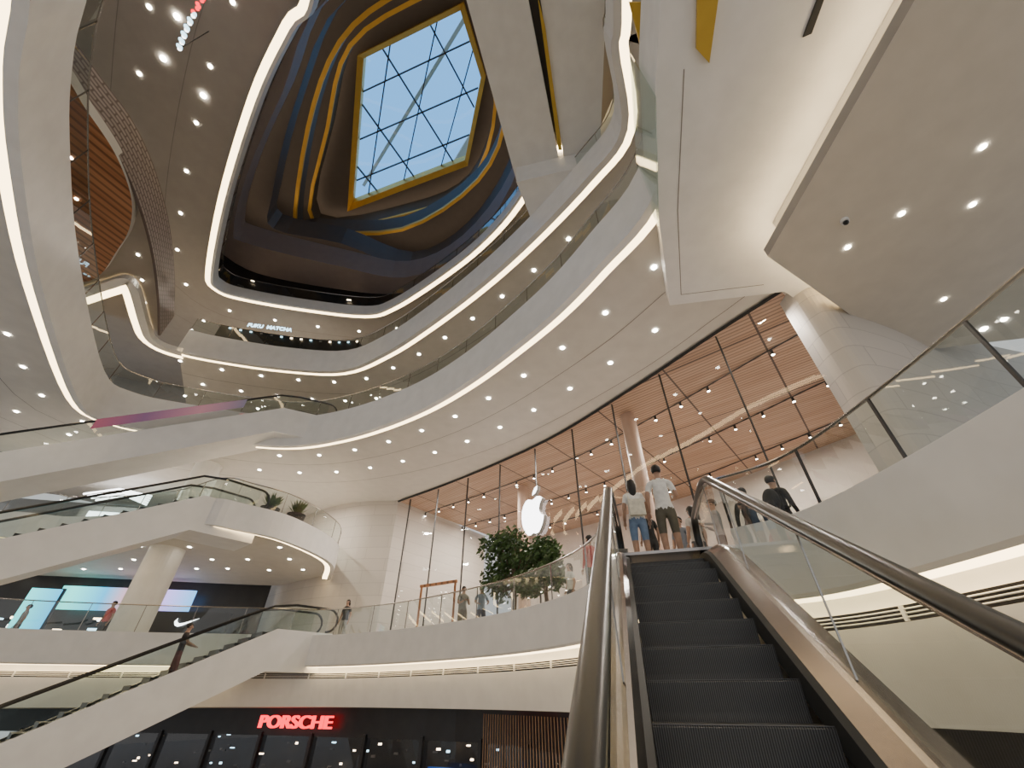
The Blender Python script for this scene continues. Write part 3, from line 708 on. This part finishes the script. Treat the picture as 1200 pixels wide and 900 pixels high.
person((4.7,8.0,1.7),-.3,1.72,(.02,.02,.025),(.03,.03,.03),False,longsleeve=True)
person((4.25,8.5,1.7),1.2,1.68,(.35,.35,.36),(.05,.05,.06),False,arm='phone',longsleeve=True)
person((3.85,8.7,1.7),.3,1.6,(.55,.52,.48),(.1,.1,.1),False,longh=True)
person((3.9,9.6,1.7),2.3,1.7,(.2,.22,.26),(.1,.1,.1),False)
person((2.05,11.2,1.7),.6,1.76,(.42,.03,.04),(.03,.03,.03),False,longsleeve=True)
person((1.75,13.4,1.7),2.0,1.6,(.7,.68,.62),(.04,.04,.04),False,longh=True)
person((-1.85,17.4,1.7),-2.6,1.74,(.25,.24,.2),(.2,.17,.12),False,arm='phone')
person((-1.15,17.2,1.7),-2.9,1.70,(.25,.33,.42),(.05,.05,.07),False,arm='forward')
person((-7.0,19.6,1.7),2.9,1.65,(.05,.05,.05),(.4,.38,.35),False,longh=True)
person((-10.9,16.0,.32),-.9,1.7,(.04,.03,.03),(.12,.03,.03),False,arm='forward',stride=.08)
person((-22,21,1.7),2.6,1.7,(.3,.3,.3),(.05,.05,.05),False); person((-17.5,20.2,1.7),2.9,1.7,(.5,.1,.1),(.05,.05,.05),False)
b=B(); 
for dx in (-.75,.75): b.box((-3.0+dx,18.2-dx*.6,2.7),(.08,.08,2.0),WOOD2)
b.box((-3.0,18.2,3.7),(1.9,.1,.1),WOOD2,-.55); b.make('wooden_frame_stand')
# hanging festive lights top left
b=B(); P0=Vector((-11.0,4.0,17.0)); P1=Vector((-9.2,2.5,17.3))
b.tube([P0,P0+Vector((0,0,2.2))],.015,BLACKM,5); b.tube([P1,P1+Vector((0,0,1.9))],.015,BLACKM,5)
for i in range(28):
    u=i/27; q=P0.lerp(P1,u)-Vector((0,0,.25*math.sin(u*math.pi)))
    b.sphere((q.x+.05*math.sin(i*2.1),q.y,q.z+.05*math.cos(i*2.1)),.065,SIGNR if u>.62 else (SIGNB if i%3 else SIGNW),6,4)
b.make('pendant_light')
for x,y in ((-11.9,3.6),(-10.6,2.9),(-13.2,4.8),(-12.4,6.0)): spots.disc((x,y,19.2),.11,SPOT,8)
spots.make('downlights')

# ---------------------------------------------------------------- world + lamps
w=bpy.data.worlds.new('world'); C.scene.world=w; w.use_nodes=True; nt=w.node_tree; nt.nodes.clear(); N=nt.nodes; Lk=nt.links
o=N.new('ShaderNodeOutputWorld'); bg=N.new('ShaderNodeBackground'); tc=N.new('ShaderNodeTexCoord'); sx=N.new('ShaderNodeSeparateXYZ'); cr=N.new('ShaderNodeValToRGB')
Lk.new(tc.outputs['Generated'],sx.inputs[0]); Lk.new(sx.outputs[2],cr.inputs[0])
cr.color_ramp.elements[0].position=.6; cr.color_ramp.elements[0].color=(.345,.34,.34,1)
cr.color_ramp.elements[1].position=.82; cr.color_ramp.elements[1].color=(.17,.38,.70,1)
Lk.new(cr.outputs[0],bg.inputs[0]); bg.inputs[1].default_value=2.2; Lk.new(bg.outputs[0],o.inputs[0])
def area(loc,rot,size,energy,c=(1,.89,.76)):
    l=bpy.data.lights.new('ceiling_lamp','AREA'); l.energy=energy; l.size=size; l.color=c; l.shape='DISK'
    ob=bpy.data.objects.new('ceiling_lamp',l); ob.location=loc; ob.rotation_euler=rot; col.objects.link(ob); return ob
for x,y in ((-2,22),(3,18),(8,14),(-1,27),(11,17)): area((x,y,9.3),(0,0,0),.5,560)
for x,y in ((-20,20),(-12,22)): area((x,y,9.3),(0,0,0),.4,400)
area((7.5,8.6,8.9),(0,0,0),.3,120); area((5.8,2.2,7.9),(0,0,0),.3,120)
for x,y in ((-14,20.5),(-22,19)): area((x,y,19.1),(0,0,0),.4,400)

cam=bpy.data.cameras.new('camera'); co=bpy.data.objects.new('camera',cam); col.objects.link(co)
cam.lens=14.4; cam.sensor_width=36; cam.clip_start=.02; cam.clip_end=500
co.location=(0,0,0); co.rotation_euler=(math.radians(90+37.5),0,0)
C.scene.camera=co
